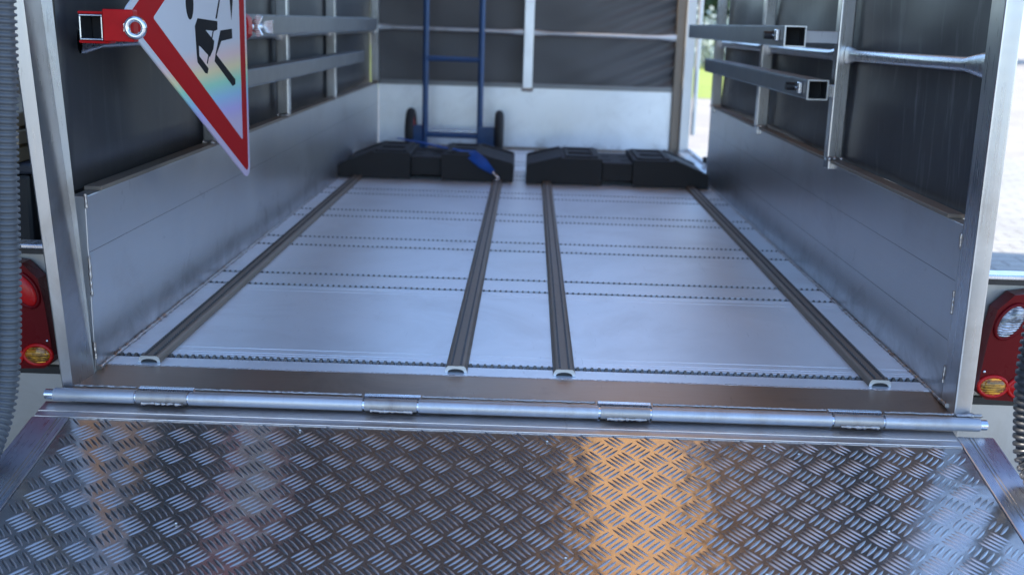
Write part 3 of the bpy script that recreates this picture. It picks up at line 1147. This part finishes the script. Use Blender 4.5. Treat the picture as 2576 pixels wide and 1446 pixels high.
# ------------------------------------------------------------------ rubber base plates
def base_plate(cx, y0, L, label, inner):
    o = empty("base_plate", (cx, y0, .002), label, "base plate", "black rubber sign base plates on the trailer floor")
    h, D = .100, .38
    en = {inner: .066, -inner: .046}
    a = L / 2
    fl = .135
    mb = MB()
    # two end blocks and a recessed waist
    for s in (-1, 1):
        e = en[s]
        poly = [(s * a, 0), (s * a, e), (s * (a - fl), h), (s * .060, h), (s * .060, 0)]
        if s < 0: poly.reverse()
        mb.prism(poly, 'y', 0, D)
    mb.box(-.0598, .0598, .018, D - .03, .014, h - .014)
    body = mb.build("body", M_rubber, o, .006)
    # raised top ribs and sockets
    for s in (-1, 1):
        mb = MB()
        for (x0, x1, ya, yb) in ((.075, .095, .03, .35), (.185, .20, .03, .35)):
            mb.box(min(s * x0, s * x1), max(s * x0, s * x1), ya, yb, h - .001, h + .007)
        for ya in (.03, .17, .33):
            mb.box(min(s * .0955, s * .1845), max(s * .0955, s * .1845), ya, ya + .022, h - .001, h + .006)
        mb.build("top_rib", M_rubber, o, .002)
    for s in (-1, 1):
        e = en[s]
        # raised kerb down the sloping ends
        for ya in (.0, .352):
            mb = MB()
            p = [(s * (a - .004), e - .002), (s * (a - fl), h - .002), (s * (a - fl), h + .006), (s * (a - .004), e + .007)]
            if s < 0: p.reverse()
            mb.prism(p, 'y', ya + .002, ya + .026)
            mb.build("edge_rib", M_rubber, o, .002)
    for x in (-.035, .035):
        for ya in (.09, .22):
            MB().box(x - .016, x + .016, ya, ya + .04, h - .0139, h - .0129).build("socket", M_inside, o)
    return o


base_plate(-.383, 2.475, .672, "black rubber base plate under the blue strap, in front of the sack truck", 1)
base_plate(.352, 2.462, .700, "black rubber base plate without a strap, beside the open side gap", -1)

# ------------------------------------------------------------------ ratchet strap
ST = empty("ratchet_strap", (-.107, 2.43, .02), "blue lashing strap running from the sack truck over the left base plate to a hook", "strap")
Stoff = Matrix.Translation(-Vector(ST.location))
path = [(-.56, 3.12, .09), (-.50, 2.90, .106), (-.42, 2.80, .1065), (-.341, 2.68, .1065), (-.26, 2.57, .108), (-.205, 2.475, .104), (-.165, 2.462, .075), (-.123, 2.452, .042)]
wid = [.012, .012, .012, .013, .015, .021, .022, .009]
tw = [.0, .0, .0, .0, .0, .15, .3, .5]
vs = []
for i, (p, w, t) in enumerate(zip(path, wid, tw)):
    p = Vector(p)
    d = (Vector(path[min(i + 1, len(path) - 1)]) - Vector(path[max(i - 1, 0)])).normalized()
    up = Vector((0, 0, 1)) if i < 5 else Vector((0, -1, .4)).normalized()
    sd_ = d.cross(up).normalized()
    vs += [p - sd_ * w, p + sd_ * w]
o = MB().add(vs, [(2 * i, 2 * i + 1, 2 * i + 3, 2 * i + 2) for i in range(len(path) - 1)], True).build("webbing", M_strap, ST, 0, None, Stoff)
sm = o.modifiers.new("t", 'SOLIDIFY'); sm.thickness = .0025; sm.offset = 0
mb = MB()
mb.tube([(-.125, 2.452, .044), (-.118, 2.448, .036), (-.112, 2.444, .030)], .004, 8)
mb.tube([(-.112, 2.443, .03), (-.104, 2.440, .026), (-.099, 2.438, .019), (-.103, 2.436, .0165), (-.110, 2.435, .0175)], .0042, 8)
mb.tube([(-.108 + .007 * cos(a), 2.425 + .011 * sin(a), .0175) for a in [2 * pi * k / 14 for k in range(15)]], .0028, 6, False)
mb.build("hook", M_steel, ST, 0, None, Stoff)

# ------------------------------------------------------------------ surroundings
# box trailer added on the left, put there to shade the ramp
NB = empty("shade_trailer", (-2.6, 1.2, GZ), "dark box trailer added left of the open trailer to shade the ramp", "trailer")
def npart(mb, name, m, bevel=0): return mb.build(name, m, NB, bevel, None, Matrix.Translation(-Vector(NB.location)))
npart(MB().box(-3.5, -1.62, -1.6, 4.6, .02, 2.78), "body", M_darkpaint, .02)
npart(MB().box(-3.5, -1.615, -1.6, 4.6, -.06, .019), "chassis", M_greyplate, .005)
for y in (1.0, 1.8):
    npart(MB().tube([(-1.68, y, GZ + .31), (-1.9, y, GZ + .31)], .30, 28), "wheel", M_rubber, .02)
for y in (-1.4, 4.4):
    npart(MB().box(-1.80, -1.72, y, y + .08, GZ + .006, -.0605), "prop_stand", M_greyplate, .004)

CR = empty("storage_crate", (-1.16, 1.0, GZ), "black storage crate under the pale boards, left of the open trailer", "crate")
co = Matrix.Translation(-Vector(CR.location))
MB().box(-1.29, -1.03, .55, 1.55, GZ + .006, .262).build("body", M_black, CR, .01, None, co)
MB().box(-1.30, -1.02, .54, 1.56, .2625, .287).build("lid", M_darkpaint, CR, .006, None, co)
WS = empty("timber_stack", (-1.16, 1.0, .288), "short stack of pale sawn boards lying on the black crate", "timber")
random.seed(5)
z = .288
for k in range(3):
    a, b_ = random.uniform(-.012, .012), random.uniform(-.03, .03)
    MB().box(-1.27 + a, -1.045 + a, .50 + b_, 1.60 + b_, z, z + .030).build("board", M_woodstack, WS, .003, None, Matrix.Translation(-Vector(WS.location)))
    z += .0365
    if k < 2:
        for y in (.66, 1.38):
            MB().box(-1.26, -1.05, y, y + .04, z - .0062, z - .0003).build("spacer", M_woodstack, WS, 0, None, Matrix.Translation(-Vector(WS.location)))

# beyond the side gap: pale shrub, dark trees
def leafmat(name, col):
    M, nt, b = mat(name)
    n = noise(nt, 3, 3, .6)
    c = mixc(nt, ramp(nt, n, [(.3, 0.0), (.7, 1.0)]), tuple(x * .6 for x in col), tuple(min(1, x * 1.4) for x in col))
    nt.links.new(c, b.inputs["Base Color"])
    b.inputs["Roughness"].default_value = .5
    return M


M_leaf = leafmat("dark_leaves", (.03, .06, .02))
M_leafp = leafmat("silver_leaves", (.45, .48, .42))
M_bark = plain("bark", (.08, .06, .045), .9, scale=8)


def tree(x, y, h, r, leaf, n, ls, label, name, cat, low=.25, group=None):
    o = empty(name, (x, y, GZ), label, cat, group)
    mb = MB().tube([(0, 0, 0), (.05 * r, 0, h * .35), (-.04 * r, .03, h * .7)], [h * .03, h * .022, h * .008], 10)
    for k in range(7):
        a = 2.4 * k
        zz = h * (.25 + .07 * k)
        mb.tube([(0, 0, zz), (cos(a) * r * .35, sin(a) * r * .35, zz + h * .1), (cos(a) * r * .7, sin(a) * r * .7, zz + h * .2)], [h * .01, h * .007, h * .003], 6)
    mb.build("trunk", M_bark, o)
    mb = MB()
    clumps = [(random.gauss(0, .42) * r, random.gauss(0, .42) * r, h * random.uniform(low, .95)) for _ in range(26)]
    for _ in range(n):
        c = random.choice(clumps)
        p = Vector(c) + Vector((random.gauss(0, 1), random.gauss(0, 1), random.gauss(0, 1))) * r * .22
        if p.z < .05: p.z = .05 + random.random() * .1
        a = Vector((random.gauss(0, 1), random.gauss(0, 1), random.gauss(0, 1))).normalized() * ls
        b_ = a.cross(Vector((random.gauss(0, 1), random.gauss(0, 1), random.gauss(0, 1)))).normalized() * ls * .6
        mb.add([p - a, p + b_, p + a, p - b_], [(0, 1, 2, 3)])
    mb.build("crown", leaf, o)
    return o


random.seed(21)
tree(4.7, 27.0, .78, 1.5, M_leafp, 2600, .07, "pale silvery shrub on the lawn seen through the side gap", "shrub", "shrub", .05)
for i, (x, y) in enumerate(((6.5, 42), (11.5, 44), (16, 47))):
    tree(x, y, 8, 3.2, M_leaf, 5200, .30, ["dark green tree behind the pale shrub", "dark tree standing second from the side gap", "dark tree farthest from the side gap"][i], "tree", "tree", .04, "dark trees beyond the lawn")
